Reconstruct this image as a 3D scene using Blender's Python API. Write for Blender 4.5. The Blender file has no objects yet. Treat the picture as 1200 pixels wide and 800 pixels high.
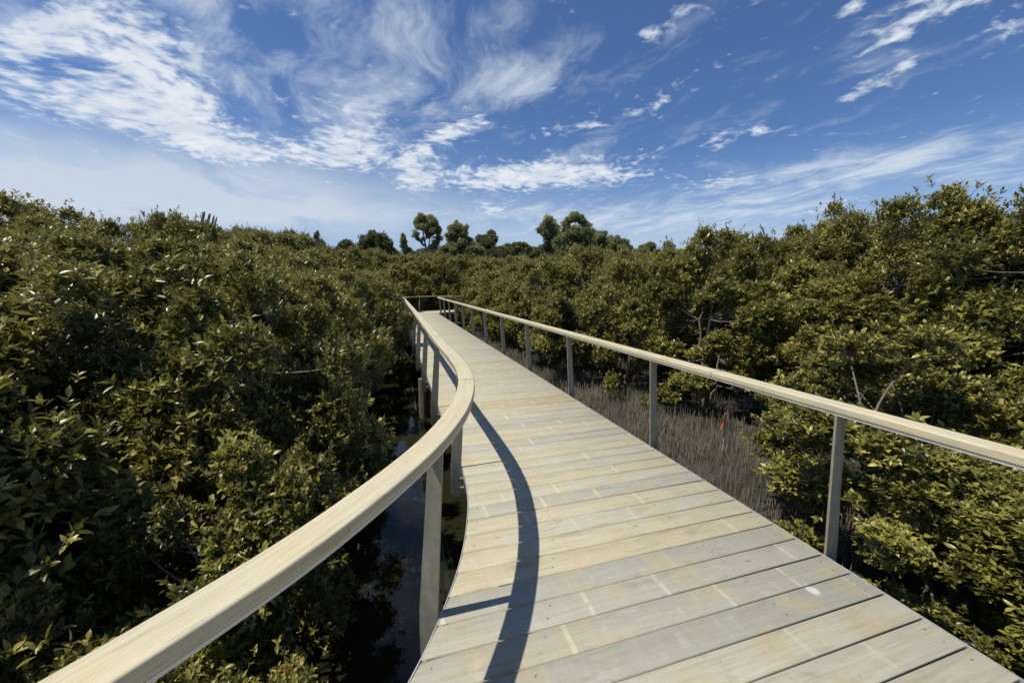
import bpy, math, random
import numpy as np
from mathutils import Vector, Matrix, noise as mnoise

R = math.radians
rng = np.random.default_rng(11)
random.seed(11)
scene = bpy.context.scene
COL = scene.collection
FAST_SKY = False

# ------------------------------------------------------------------ helpers
def set_props(o, label=None, cat=None, group=None, kind=None):
    if label: o['label'] = label
    if cat: o['category'] = cat
    if group: o['group'] = group
    if kind: o['kind'] = kind
    return o

def link(o, parent=None):
    COL.objects.link(o)
    if parent is not None: o.parent = parent
    return o

def empty(name, loc=(0, 0, 0), rz=0.0):
    o = bpy.data.objects.new(name, None)
    o.empty_display_size = 0.2
    o.location = loc
    o.rotation_euler = (0, 0, rz)
    return link(o)

def np_mesh(name, V, F, mat=None, smooth=False, attrs=None, uv=None):
    """V (N,3) float, F (M,k) int array of equal-sized faces."""
    V = np.asarray(V, np.float32); F = np.asarray(F, np.int32)
    me = bpy.data.meshes.new(name)
    m, k = F.shape
    me.vertices.add(len(V)); me.vertices.foreach_set('co', V.ravel())
    me.loops.add(m * k); me.loops.foreach_set('vertex_index', F.ravel())
    me.polygons.add(m)
    me.polygons.foreach_set('loop_start', np.arange(0, m * k, k, dtype=np.int32))
    if smooth: me.polygons.foreach_set('use_smooth', np.ones(m, bool))
    for an, av in (attrs or {}).items():
        a = me.attributes.new(an, 'FLOAT', 'POINT')
        a.data.foreach_set('value', np.asarray(av, np.float32).ravel())
    if uv is not None:
        for un, uvv in uv.items():
            l = me.uv_layers.new(name=un)
            l.data.foreach_set('uv', np.asarray(uvv, np.float32)[F.ravel()].ravel())
    me.update(calc_edges=True); me.validate()
    if mat: me.materials.append(mat)
    return me

def mesh_obj(name, me, parent=None):
    return link(bpy.data.objects.new(name, me), parent)

class MB:
    """collects quads/tris (tris stored as lists) into one mesh"""
    def __init__(s): s.v = []; s.f = []; s.uv = []
    def add(s, verts, faces, uvs=None):
        b = len(s.v); s.v += [tuple(p) for p in verts]
        s.f += [tuple(i + b for i in f) for f in faces]
        s.uv += list(uvs) if uvs is not None else [(p[0], p[1]) for p in verts]
    def box(s, c, h, ax=None):
        ax = ax or ((1, 0, 0), (0, 1, 0), (0, 0, 1))
        c = Vector(c); X, Y, Z = (Vector(a) * k for a, k in zip(ax, h))
        vs = [c + X * i + Y * j + Z * k for k in (-1, 1) for j in (-1, 1) for i in (-1, 1)]
        s.add(vs, [(0, 2, 3, 1), (4, 5, 7, 6), (0, 1, 5, 4), (2, 6, 7, 3), (0, 4, 6, 2), (1, 3, 7, 5)])
    def tube(s, pts, rads, n=8, cap=True):
        pts = [Vector(p) for p in pts]
        rings = []; prev = None
        for i, p in enumerate(pts):
            t = (pts[min(i + 1, len(pts) - 1)] - pts[max(i - 1, 0)]).normalized()
            a = t.orthogonal().normalized() if prev is None else (prev - t * prev.dot(t)).normalized()
            prev = a; b = t.cross(a)
            rings.append([p + (a * math.cos(2 * math.pi * k / n) + b * math.sin(2 * math.pi * k / n)) * rads[i] for k in range(n)])
        vs = [q for r in rings for q in r]; fs = []
        for i in range(len(pts) - 1):
            for k in range(n):
                fs.append((i * n + k, i * n + (k + 1) % n, (i + 1) * n + (k + 1) % n, (i + 1) * n + k))
        if cap:
            fs.append(tuple(range(n))[::-1]); fs.append(tuple(range((len(pts) - 1) * n, len(pts) * n)))
        s.add(vs, fs)
    def build(s, name, mat, parent=None, smooth=False, obj=True):
        me = bpy.data.meshes.new(name)
        me.from_pydata(s.v, [], s.f); me.update()
        l = me.uv_layers.new(name='UVMap')
        li = np.empty(len(me.loops), np.int32); me.loops.foreach_get('vertex_index', li)
        l.data.foreach_set('uv', np.asarray(s.uv, np.float32)[li].ravel())
        me.materials.append(mat)
        if smooth: me.polygons.foreach_set('use_smooth', np.ones(len(me.polygons), bool))
        return mesh_obj(name, me, parent) if obj else me

# ------------------------------------------------------------------ node helpers
class NT:
    def __init__(s, tree): s.t = tree; s.n = tree.nodes; s.l = tree.links
    def new(s, kind, **kw):
        n = s.n.new(kind)
        for k, v in kw.items(): setattr(n, k, v)
        return n
    def put(s, sock, v):
        if hasattr(v, 'is_output') or isinstance(v, bpy.types.NodeSocket): s.l.new(v, sock)
        else: sock.default_value = v
    def math(s, op, a, b=None, c=None, clamp=False):
        n = s.new('ShaderNodeMath', operation=op, use_clamp=clamp)
        for i, v in enumerate((a, b, c)):
            if v is not None: s.put(n.inputs[i], v)
        return n.outputs[0]
    def vmath(s, op, a, b=None, out=0):
        n = s.new('ShaderNodeVectorMath', operation=op)
        s.put(n.inputs[0], a)
        if b is not None: s.put(n.inputs[1], b)
        return n.outputs[out]
    def mix(s, fac, a, b, mode='MIX'):
        n = s.new('ShaderNodeMix', data_type='RGBA', blend_type=mode)
        s.put(n.inputs[0], fac); s.put(n.inputs[6], a); s.put(n.inputs[7], b)
        return n.outputs[2]
    def noise(s, vec, scale, detail=4, rough=0.55, dist=0.0, w=None, out=0):
        n = s.new('ShaderNodeTexNoise', noise_dimensions='4D' if w is not None else '3D')
        s.put(n.inputs['Vector'], vec); n.inputs['Scale'].default_value = scale
        n.inputs['Detail'].default_value = detail; n.inputs['Roughness'].default_value = rough
        n.inputs['Distortion'].default_value = dist
        if w is not None: s.put(n.inputs['W'], w)
        return n.outputs[out]
    def ramp(s, fac, stops, interp='LINEAR'):
        n = s.new('ShaderNodeValToRGB'); cr = n.color_ramp; cr.interpolation = interp
        while len(cr.elements) < len(stops): cr.elements.new(0.5)
        for e, (p, c) in zip(cr.elements, stops):
            e.position = p; e.color = tuple(c) + (1,) if len(c) == 3 else c
        s.put(n.inputs[0], fac)
        return n.outputs[0]
    def smooth(s, v, lo, hi, to0=0.0, to1=1.0):
        n = s.new('ShaderNodeMapRange', interpolation_type='SMOOTHSTEP')
        s.put(n.inputs[0], v); n.inputs[1].default_value = lo; n.inputs[2].default_value = hi
        n.inputs[3].default_value = to0; n.inputs[4].default_value = to1
        return n.outputs[0]
    def attr(s, name, out='Fac'):
        n = s.new('ShaderNodeAttribute'); n.attribute_name = name
        return n.outputs[out]
    def xyz(s, x, y, z):
        n = s.new('ShaderNodeCombineXYZ')
        for i, v in enumerate((x, y, z)): s.put(n.inputs[i], v)
        return n.outputs[0]
    def sep(s, v):
        n = s.new('ShaderNodeSeparateXYZ'); s.put(n.inputs[0], v)
        return n.outputs
    def bump(s, h, strength, distance):
        n = s.new('ShaderNodeBump'); s.put(n.inputs['Height'], h)
        n.inputs['Strength'].default_value = strength; n.inputs['Distance'].default_value = distance
        return n.outputs[0]

def material(name):
    m = bpy.data.materials.new(name); m.use_nodes = True
    nt = NT(m.node_tree); bs = nt.n['Principled BSDF']
    return m, nt, bs

# ------------------------------------------------------------------ materials
def mat_deck():
    m, t, b = material('weathered_deck_timber')
    uv = t.new('ShaderNodeUVMap', uv_map='UVMap').outputs[0]      # x: metres from right end, y: metres along path
    uv2 = t.new('ShaderNodeUVMap', uv_map='Ends').outputs[0]      # x: metres from left end, y: 0..1 across the board
    U, Vv, _ = t.sep(uv); L, W, _ = t.sep(uv2)
    tone = t.attr('tone'); pid = t.attr('pid')
    vec = t.xyz(U, Vv, t.math('MULTIPLY', pid, 7.31))
    base = t.ramp(tone, [(0.0, (0.345, 0.333, 0.30)), (0.3, (0.43, 0.408, 0.345)), (0.55, (0.50, 0.465, 0.38)),
                         (0.8, (0.53, 0.468, 0.34)), (1.0, (0.48, 0.39, 0.25))])
    # long grain
    gv = t.vmath('MULTIPLY', vec, (3.0, 75.0, 1.0))
    grain = t.noise(gv, 1.0, 5, 0.65, 0.6)
    gv2 = t.vmath('MULTIPLY', vec, (1.2, 16.0, 1.0))
    grain2 = t.noise(gv2, 1.0, 3, 0.5, 1.6)
    blot = t.noise(vec, 3.2, 4, 0.6, 0.4)
    blot2 = t.noise(vec, 9.0, 3, 0.6)
    c = t.mix(t.smooth(grain, 0.3, 0.75, 0.0, 0.46), base, (0.25, 0.21, 0.165, 1))
    c = t.mix(t.smooth(grain2, 0.52, 0.74, 0.0, 0.32), c, (0.30, 0.225, 0.14, 1))
    c = t.mix(t.smooth(blot, 0.48, 0.70, 0.0, 0.62), c, (0.46, 0.365, 0.225, 1))      # tan stain
    c = t.mix(t.smooth(blot, 0.5, 0.22, 0.0, 0.4), c, (0.42, 0.41, 0.385, 1))
    dirt = t.noise(t.vmath('MULTIPLY', vec, (1.0, 5.0, 1.0)), 2.2, 5, 0.68, 1.2)
    c = t.mix(t.smooth(dirt, 0.52, 0.74, 0.0, 0.6), c, (0.26, 0.225, 0.17, 1))        # silvered patches
    c = t.mix(t.smooth(blot2, 0.55, 0.8, 0.0, 0.35), c, (0.56, 0.52, 0.44, 1))
    # milling chatter: faint cross bands
    ch = t.noise(t.vmath('MULTIPLY', vec, (60.0, 3.0, 1.0)), 1.0, 2, 0.5)
    c = t.mix(t.smooth(ch, 0.45, 0.75, 0.0, 0.09), c, (0.60, 0.56, 0.47, 1))
    # pale sticker marks across each board
    off = t.math('MULTIPLY', t.math('FRACT', t.math('MULTIPLY', pid, 0.3819)), 0.46)
    w1 = t.noise(vec, 2.0, 2, 0.5)
    ph = t.math('DIVIDE', t.math('ADD', t.math('ADD', U, off), t.math('MULTIPLY', w1, 0.03)), 0.47)
    ci = t.math('FLOOR', ph); fr = t.math('FRACT', ph)
    wn = t.new('ShaderNodeTexWhiteNoise', noise_dimensions='2D')
    t.put(wn.inputs['Vector'], t.xyz(ci, pid, 0.0))
    d = t.math('ABSOLUTE', t.math('SUBTRACT', fr, 0.5))
    mk = t.math('SUBTRACT', 1.0, t.smooth(d, 0.018, 0.036))
    mk = t.math('MULTIPLY', mk, t.smooth(wn.outputs[0], 0.45, 0.95, 0.0, 0.6))
    mk = t.math('MULTIPLY', mk, t.smooth(t.noise(vec, 22.0, 3, 0.6), 0.25, 0.55))
    c = t.mix(mk, c, (0.63, 0.59, 0.475, 1))
    # screws: dark dots near board ends and over the bearers
    dots = None
    for src, pos in ((L, 0.075), (L, 0.62), (U, 0.08), (U, 0.66)):
        dx = t.math('SUBTRACT', src, pos)
        for wy in (0.27, 0.74):
            dy = t.math('MULTIPLY', t.math('SUBTRACT', W, wy), 0.16)
            r = t.math('SQRT', t.math('ADD', t.math('MULTIPLY', dx, dx), t.math('MULTIPLY', dy, dy)))
            k = t.math('SUBTRACT', 1.0, t.smooth(r, 0.0035, 0.0085))
            dots = k if dots is None else t.math('MAXIMUM', dots, k)
    c = t.mix(t.math('MULTIPLY', dots, t.smooth(t.noise(vec, 5.0, 2, 0.5), 0.4, 0.6, 0.1, 0.8)), c, (0.09, 0.08, 0.07, 1))
    # knots / dark specks
    vo = t.new('ShaderNodeTexVoronoi'); t.put(vo.inputs['Vector'], t.vmath('MULTIPLY', vec, (2.2, 5.0, 1.0))); vo.inputs['Scale'].default_value = 1.0
    kn = t.math('SUBTRACT', 1.0, t.smooth(vo.outputs['Distance'], 0.02, 0.075))
    c = t.mix(t.math('MULTIPLY', kn, 0.55), c, (0.15, 0.12, 0.09, 1))
    # one bird-dropping splash
    du = t.math('SUBTRACT', U, 0.36); dv = t.math('SUBTRACT', Vv, -0.19)
    rr = t.math('SQRT', t.math('ADD', t.math('MULTIPLY', du, du), t.math('MULTIPLY', dv, dv)))
    rr = t.math('ADD', rr, t.math('MULTIPLY', t.math('SUBTRACT', t.noise(vec, 26, 3, 0.7), 0.5), 0.06))
    c = t.mix(t.math('SUBTRACT', 0.8, t.smooth(rr, 0.02, 0.045, 0.0, 0.8)), c, (0.72, 0.71, 0.69, 1))
    c = t.mix(1.0, c, (0.955, 0.965, 0.885, 1), 'MULTIPLY')
    t.put(b.inputs['Base Color'], c)
    t.put(b.inputs['Roughness'], t.smooth(grain, 0.2, 0.8, 0.62, 0.8))
    b.inputs['Specular IOR Level'].default_value = 0.3
    h = t.math('ADD', t.math('MULTIPLY', grain, 0.7), t.math('MULTIPLY', grain2, 0.3))
    t.put(b.inputs['Normal'], t.bump(h, 0.35, 0.003))
    return m

def mat_rail():
    m, t, b = material('pale_handrail_timber')
    uv = t.new('ShaderNodeUVMap', uv_map='UVMap').outputs[0]
    U, Vv, _ = t.sep(uv)
    vec = t.xyz(U, Vv, t.new('ShaderNodeObjectInfo').outputs['Random'])
    g = t.noise(t.vmath('MULTIPLY', vec, (1.6, 95.0, 9.0)), 1.0, 5, 0.6, 0.8)
    g2 = t.noise(t.vmath('MULTIPLY', vec, (2.2, 24.0, 5.0)), 1.0, 4, 0.55, 2.2)
    bl = t.noise(vec, 4.0, 4, 0.6)
    c = t.ramp(bl, [(0.25, (0.53, 0.48, 0.345)), (0.5, (0.60, 0.53, 0.345)), (0.75, (0.61, 0.51, 0.295))])
    c = t.mix(t.smooth(g, 0.40, 0.72, 0.0, 0.5), c, (0.33, 0.265, 0.16, 1))
    c = t.mix(t.smooth(g2, 0.52, 0.68, 0.0, 0.55), c, (0.38, 0.295, 0.175, 1))
    c = t.mix(t.smooth(t.noise(vec, 14.0, 3, 0.6), 0.6, 0.8, 0.0, 0.5), c, (0.62, 0.58, 0.48, 1))
    # short dark checks
    ck = t.noise(t.vmath('MULTIPLY', vec, (14.0, 160.0, 3.0)), 1.0, 2, 0.5)
    c = t.mix(t.smooth(ck, 0.70, 0.78, 0.0, 0.6), c, (0.17, 0.14, 0.10, 1))
    t.put(b.inputs['Base Color'], c)
    b.inputs['Roughness'].default_value = 0.55
    b.inputs['Specular IOR Level'].default_value = 0.35
    t.put(b.inputs['Normal'], t.bump(t.math('ADD', g, t.math('MULTIPLY', ck, 0.3)), 0.3, 0.002))
    return m

def mat_metal(name, col, rough=0.45, metal=0.0, var=0.25):
    m, t, b = material(name)
    co = t.new('ShaderNodeTexCoord').outputs['Object']
    n = t.noise(co, 9.0, 5, 0.65); n2 = t.noise(co, 260.0, 2, 0.5); n3 = t.noise(t.vmath('MULTIPLY', co, (30, 30, 2.0)), 1.0, 3, 0.6)
    dark = tuple(k * (1 - var) for k in col) + (1,)
    lite = tuple(min(1, k * (1 + var)) for k in col) + (1,)
    c = t.mix(t.smooth(n, 0.3, 0.7), dark, lite)
    c = t.mix(t.smooth(n2, 0.45, 0.65, 0.0, 0.35), c, tuple(k * 0.6 for k in col) + (1,))
    c = t.mix(t.smooth(n3, 0.58, 0.75, 0.0, 0.3), c, tuple(min(1, k * 1.5 + 0.02) for k in col) + (1,))
    t.put(b.inputs['Base Color'], c)
    b.inputs['Metallic'].default_value = metal
    t.put(b.inputs['Roughness'], t.smooth(n, 0.3, 0.7, rough - 0.08, rough + 0.12))
    t.put(b.inputs['Normal'], t.bump(n2, 0.12, 0.001))
    return m

def mat_leaf(name, dark, mid, lite, yellow, under, rough=0.34, trans=0.22):
    m, t, b = material(name)
    tint = t.attr('tint')                         # 0..1 leaf colour, >1 flower buds
    rnd = t.new('ShaderNodeObjectInfo').outputs['Random']
    k = t.math('ADD', tint, t.math('MULTIPLY', t.math('SUBTRACT', rnd, 0.5), 0.22))
    k = t.math('MINIMUM', t.math('MAXIMUM', k, 0.0), 1.0)
    c = t.ramp(k, [(0.0, dark), (0.4, mid), (0.75, lite), (0.97, yellow)])
    c = t.mix(t.math('GREATER_THAN', tint, 1.2), c, (0.25, 0.15, 0.05, 1))
    bk = t.new('ShaderNodeNewGeometry').outputs['Backfacing']
    c2 = t.mix(bk, c, t.mix(0.65, c, tuple(under) + (1,)))
    t.put(b.inputs['Base Color'], c2)
    t.put(b.inputs['Roughness'], t.math('ADD', rough, t.math('MULTIPLY', bk, 0.3)))
    b.inputs['Specular IOR Level'].default_value = 0.36
    tr = t.new('ShaderNodeBsdfTranslucent')
    t.put(tr.inputs[0], t.mix(0.5, c, (0.26, 0.25, 0.05, 1)))
    mx = t.new('ShaderNodeMixShader'); mx.inputs[0].default_value = trans
    t.l.new(b.outputs[0], mx.inputs[1]); t.l.new(tr.outputs[0], mx.inputs[2])
    t.l.new(mx.outputs[0], t.n['Material Output'].inputs['Surface'])
    return m

def mat_bark(name, a, bcol):
    m, t, b = material(name)
    co = t.new('ShaderNodeTexCoord').outputs['Object']
    n = t.noise(t.vmath('MULTIPLY', co, (14, 14, 4)), 1.0, 5, 0.65); n2 = t.noise(co, 40, 3, 0.6)
    c = t.mix(t.smooth(n, 0.3, 0.7), tuple(a) + (1,), tuple(bcol) + (1,))
    c = t.mix(t.smooth(n2, 0.5, 0.75, 0.0, 0.5), c, tuple(k * 0.45 for k in a) + (1,))
    t.put(b.inputs['Base Color'], c); b.inputs['Roughness'].default_value = 0.8
    t.put(b.inputs['Normal'], t.bump(n2, 0.4, 0.01))
    return m

def mat_mud():
    m, t, b = material('wet_mud')
    co = t.new('ShaderNodeTexCoord').outputs['Object']
    n = t.noise(co, 1.3, 6, 0.6); n2 = t.noise(co, 14, 5, 0.65)
    c = t.ramp(n, [(0.3, (0.026, 0.024, 0.015)), (0.55, (0.036, 0.034, 0.021)), (0.75, (0.055, 0.05, 0.033))])
    c = t.mix(t.smooth(n2, 0.45, 0.7, 0.0, 0.6), c, (0.03, 0.027, 0.018, 1))
    t.put(b.inputs['Base Color'], c)
    t.put(b.inputs['Roughness'], t.smooth(n, 0.35, 0.65, 0.25, 0.75))
    t.put(b.inputs['Normal'], t.bump(n2, 0.6, 0.04))
    return m

def mat_water():
    m, t, b = material('turbid_water')
    co = t.new('ShaderNodeTexCoord').outputs['Object']
    n = t.noise(co, 0.6, 3, 0.5)
    t.put(b.inputs['Base Color'], t.mix(n, (0.014, 0.015, 0.006, 1), (0.021, 0.021, 0.009, 1)))
    b.inputs['Roughness'].default_value = 0.02; b.inputs['IOR'].default_value = 1.33
    w = t.noise(co, 7.0, 3, 0.5, 0.3)
    t.put(b.inputs['Normal'], t.bump(w, 0.05, 0.02))
    return m

def mat_plain(name, col, rough=0.6):
    m, t, b = material(name)
    co = t.new('ShaderNodeTexCoord').outputs['Object']
    n = t.noise(co, 25, 4, 0.6)
    t.put(b.inputs['Base Color'], t.mix(t.smooth(n, 0.35, 0.7), tuple(k * 0.75 for k in col) + (1,), tuple(col) + (1,)))
    b.inputs['Roughness'].default_value = rough
    return m

M_deck = mat_deck(); M_rail = mat_rail()
M_post = mat_metal('grey_coated_steel', (0.285, 0.266, 0.20), 0.5, 0.0, 0.16)
M_strip = mat_metal('galvanised_strip', (0.62, 0.62, 0.59), 0.4, 0.35, 0.1)
M_beam = mat_metal('dark_bearer_steel', (0.10, 0.10, 0.085), 0.6, 0.0, 0.3)
M_pile = mat_bark('algae_stained_pile', (0.10, 0.10, 0.045), (0.17, 0.16, 0.09))
M_leaf = mat_leaf('mangrove_leaves', (0.054, 0.056, 0.012), (0.152, 0.150, 0.026), (0.315, 0.295, 0.058), (0.45, 0.37, 0.10), (0.24, 0.235, 0.15), 0.32, 0.28)
M_gum = mat_leaf('gum_leaves', (0.16, 0.18, 0.07), (0.27, 0.29, 0.11), (0.38, 0.38, 0.14), (0.42, 0.36, 0.16), (0.22, 0.24, 0.14), 0.5, 0.35)
M_dark = mat_leaf('evergreen_leaves', (0.085, 0.10, 0.032), (0.15, 0.172, 0.052), (0.21, 0.225, 0.07), (0.09, 0.09, 0.03), (0.05, 0.06, 0.035), 0.5, 0.12)
M_scrub = mat_leaf('grey_scrub_leaves', (0.060, 0.058, 0.034), (0.085, 0.080, 0.048), (0.11, 0.10, 0.06), (0.13, 0.11, 0.07), (0.10, 0.10, 0.07), 0.6, 0.1)
M_bark = mat_bark('grey_mangrove_bark', (0.115, 0.098, 0.077), (0.195, 0.172, 0.138))
M_gbark = mat_bark('pale_gum_bark', (0.16, 0.14, 0.115), (0.32, 0.29, 0.25))
M_root = mat_bark('breathing_root_bark', (0.135, 0.112, 0.074), (0.225, 0.188, 0.128))
M_mud = mat_mud(); M_water = mat_water()

# ------------------------------------------------------------------ boardwalk geometry (plan)
P0 = np.array([1.98, 2.28]); D = np.array([-0.2875, 0.9578]); D /= np.linalg.norm(D)
NR = np.array([D[1], -D[0]])                          # to the right of the path
WID = 2.0; S1 = 22.3; RI = 1.3; TURN = R(72); SEND = 9.0; S0 = -5.2
def so(s, o): return P0 + D * s + NR * o
CEN = so(S1, RI)                                       # centre of the far bend
def turn_pt(th, rad):
    a = -NR; v = np.array([a[0] * math.cos(-th) - a[1] * math.sin(-th), a[0] * math.sin(-th) + a[1] * math.cos(-th)])
    return CEN + v * rad
def rot(v, th): return np.array([v[0] * math.cos(th) - v[1] * math.sin(th), v[0] * math.sin(th) + v[1] * math.cos(th)])
D2 = rot(D, -TURN)
right_edge = [so(s, 0) for s in np.arange(S0, S1, 0.1)] + [turn_pt(a, RI) for a in np.linspace(0, TURN, 24)]
right_edge += [turn_pt(TURN, RI) + D2 * k for k in np.arange(0.2, SEND, 0.2)]
right_edge = np.array(right_edge)
near = [(-3.2, -5.2), (-2.4, -3.5), (-1.6, -2.4), (-0.9, -1.76), (-0.3, -1.34), (0.15, -1.07), (0.62, -0.80), (0.8, -0.70), (1.0, -0.60), (1.25, -0.51), (1.49, -0.435), (1.68, -0.388), (1.84, -0.36),
        (2.06, -0.33), (2.23, -0.316), (2.5, -0.315), (2.85, -0.337), (3.08, -0.37), (3.45, -0.45), (3.63, -0.50), (4.2, -0.67)]
def catmull(P, n=10):
    P = [np.array(p, float) for p in P]; P = [2 * P[0] - P[1]] + P + [2 * P[-1] - P[-2]]
    out = []
    for i in range(1, len(P) - 2):
        for t in np.linspace(0, 1, n, endpoint=False):
            a, b, c, d = P[i - 1:i + 3]
            out.append(0.5 * ((2 * b) + (-a + c) * t + (2 * a - 5 * b + 4 * c - d) * t * t + (-a + 3 * b - 3 * c + d) * t ** 3))
    return out + [P[-2]]
ctl = [(x, y) for y, x in near] + [tuple(so(s, -WID)) for s in (3.45, 4.4, 5.4, 6.4)]
left_edge = catmull(ctl, 12) + [so(s, -WID) for s in np.arange(6.6, S1, 0.15)]
left_edge += [turn_pt(a, RI + WID) for a in np.linspace(0, TURN, 40)] + [turn_pt(TURN, RI + WID) + D2 * k for k in np.arange(0.2, SEND, 0.2)]
left_edge = np.array(left_edge)
def smooth_poly(P, it=3):
    P = P.copy()
    for _ in range(it): P[1:-1] = 0.25 * P[:-2] + 0.5 * P[1:-1] + 0.25 * P[2:]
    return P
def resample(P, step=0.05):
    seg = np.linalg.norm(np.diff(P, axis=0), axis=1); c = np.r_[0, np.cumsum(seg)]
    n = int(c[-1] / step); q = np.linspace(0, c[-1], n + 1)
    return np.c_[np.interp(q, c, P[:, 0]), np.interp(q, c, P[:, 1])], q
left_edge = smooth_poly(resample(left_edge, 0.05)[0], 12)
right_edge = resample(right_edge, 0.05)[0]
# left edge in path coordinates (for trimming boards)
ls = (left_edge - P0) @ D; lo = (left_edge - P0) @ NR
k_end = int(np.argmax(ls >= S1 - 0.05))
def left_o(s): return float(np.interp(s, ls[:k_end], lo[:k_end]))

# ------------------------------------------------------------------ boardwalk
boardwalk = set_props(empty('boardwalk', (0, 0, 0)), 'long curving timber boardwalk of weathered cross planks over the mangrove water', 'boardwalk')
PITCH = 0.168; GAP = 0.0085
bounds = []                                             # (right pt, left pt)
s = S0
while s < S1 - 0.02:
    bounds.append((so(s, 0.0), so(s, left_o(s)))); s += PITCH
dth = PITCH / (RI + 1.0)
for a in np.arange(0, TURN, dth): bounds.append((turn_pt(a, RI), turn_pt(a, RI + WID)))
for k in np.arange(0.0, SEND - 0.3, PITCH): bounds.append((turn_pt(TURN, RI) + D2 * k, turn_pt(TURN, RI + WID) + D2 * k))
V = []; F = []; UV = []; UV2 = []; TONE = []; PID = []
for i in range(len(bounds) - 1):
    (r0, l0), (r1, l1) = bounds[i], bounds[i + 1]
    u = (r0 - l0) / np.linalg.norm(r0 - l0); n_ = np.array([-u[1], u[0]])
    if np.dot(n_, r1 - r0 + l1 - l0) < 0: n_ = -n_
    g = n_ * GAP / 2
    c4 = [r0 + g, r1 - g, l1 - g, l0 + g]
    spos = S0 + i * PITCH
    tone = float(np.clip(rng.normal(0.58, 0.2), 0.1, 1))
    if rng.random() < 0.10: tone = 0.25
    # the greyer, newer-looking boards closest to the viewer
    yk = spos + PITCH / 2
    for lo_, hi_, tv in ((-0.98, -0.81, 0.1), (-0.81, -0.64, 0.62), (-0.64, -0.47, 0.55), (-0.47, -0.3, 0.58), (-0.3, -0.13, 0.06), (-0.13, 0.04, 0.16), (0.04, 0.2, 0.22), (0.2, 0.37, 0.1), (0.37, 0.54, 0.85), (0.54, 0.7, 0.8)):
        if lo_ <= yk < hi_: tone = tv
    dz = rng.normal(0, 0.0007); b0 = len(V); ctr = sum(c4) / 4
    lens = [0, 0, np.linalg.norm(r1 - l1), np.linalg.norm(r0 - l0)]
    for lev, (z, ins) in enumerate(((-0.038, 0.0), (-0.003, 0.0), (0.0, 0.0028))):
        for j, p in enumerate(c4):
            q = p + (n_ if j in (0, 3) else -n_) * ins + (-u if j in (0, 1) else u) * ins
            V.append((q[0], q[1], z + dz)); TONE.append(tone); PID.append(i + 0.5)
            dr = np.linalg.norm(q - (r0 if j in (0, 3) else r1))
            dl = np.linalg.norm(q - (l0 if j in (0, 3) else l1))
            UV.append((dr, spos + (0 if j in (0, 3) else PITCH))); UV2.append((dl, 0.0 if j in (0, 3) else 1.0))
    for lev in range(2):
        for j in range(4):
            a, b_ = b0 + lev * 4 + j, b0 + lev * 4 + (j + 1) % 4
            F.append((a, b_, b_ + 4, a + 4))
    F.append((b0 + 8, b0 + 9, b0 + 10, b0 + 11)); F.append((b0 + 3, b0 + 2, b0 + 1, b0))
me = np_mesh('decking', V, F, M_deck, attrs={'tone': TONE, 'pid': PID}, uv={'UVMap': UV, 'Ends': UV2})
import bmesh
bm = bmesh.new(); bm.from_mesh(me); bmesh.ops.recalc_face_normals(bm, faces=bm.faces); bm.to_mesh(me); bm.free()
mesh_obj('decking', me, boardwalk)

def tangents(P):
    t = np.gradient(P, axis=0); return t / np.linalg.norm(t, axis=1)[:, None]
def sweep(mb, P, prof, side=1.0, u0=0.0, closed=True):
    """sweep a closed (a, z) profile along plan polyline P; a is outward (side=+1 right, -1 left)"""
    t = tangents(P); n = np.c_[t[:, 1], -t[:, 0]] * side
    q = np.r_[0, np.cumsum(np.linalg.norm(np.diff(P, axis=0), axis=1))] + u0
    k = len(prof); per = [0.0]
    for i in range(1, k): per.append(per[-1] + math.dist(prof[i], prof[i - 1]))
    vs = []; uv = []
    for i in range(len(P)):
        for j, (a, z) in enumerate(prof):
            p = P[i] + n[i] * a; vs.append((p[0], p[1], z)); uv.append((q[i], per[j]))
    fs = []
    for i in range(len(P) - 1):
        for j in range(k):
            f = (i * k + j, i * k + (j + 1) % k, (i + 1) * k + (j + 1) % k, (i + 1) * k + j)
            fs.append(f if side > 0 else f[::-1])
    e0 = tuple(range(k)); e1 = tuple(range((len(P) - 1) * k, len(P) * k))
    fs.append(e0[::-1] if side > 0 else e0); fs.append(e1 if side > 0 else e1[::-1])
    mb.add(vs, fs, uv)

# edge trim and bearers
for P, side in ((left_edge, -1.0), (right_edge, 1.0)):
    mb = MB(); sweep(mb, P, [(0.003, 0.002), (0.0075, 0.002), (0.0075, -0.055), (0.003, -0.055)][::-1], side)
    mb.build('edge_trim', M_strip, boardwalk)
    mb = MB(); sweep(mb, P, [(-0.10, -0.042), (-0.03, -0.042), (-0.03, -0.22), (-0.10, -0.22)][::-1], side)
    mb.build('bearer', M_beam, boardwalk)
# piles with cross heads
for s in (-3.0, 1.55, 6.6, 11.6, 16.6, 21.4):
    lo_ = left_o(s)
    for o in (lo_ - 0.02 if s == 6.6 else lo_ + 0.2, -0.2):
        p = so(s, o); mb = MB()
        mb.tube([(p[0], p[1], -2.2), (p[0], p[1], -0.9), (p[0], p[1], -0.235)], [0.115, 0.113, 0.11], 14)
        mb.build('pile', M_pile, boardwalk, smooth=False)
    a, b_ = so(s, lo_ + 0.12), so(s, -0.12); mb = MB(); c = (a + b_) / 2
    mb.box((c[0], c[1], -0.31), (np.linalg.norm(a - b_) / 2, 0.05, 0.08), ((NR[0], NR[1], 0), (D[0], D[1], 0), (0, 0, 1)))
    mb.build('crosshead', M_beam, boardwalk)

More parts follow.
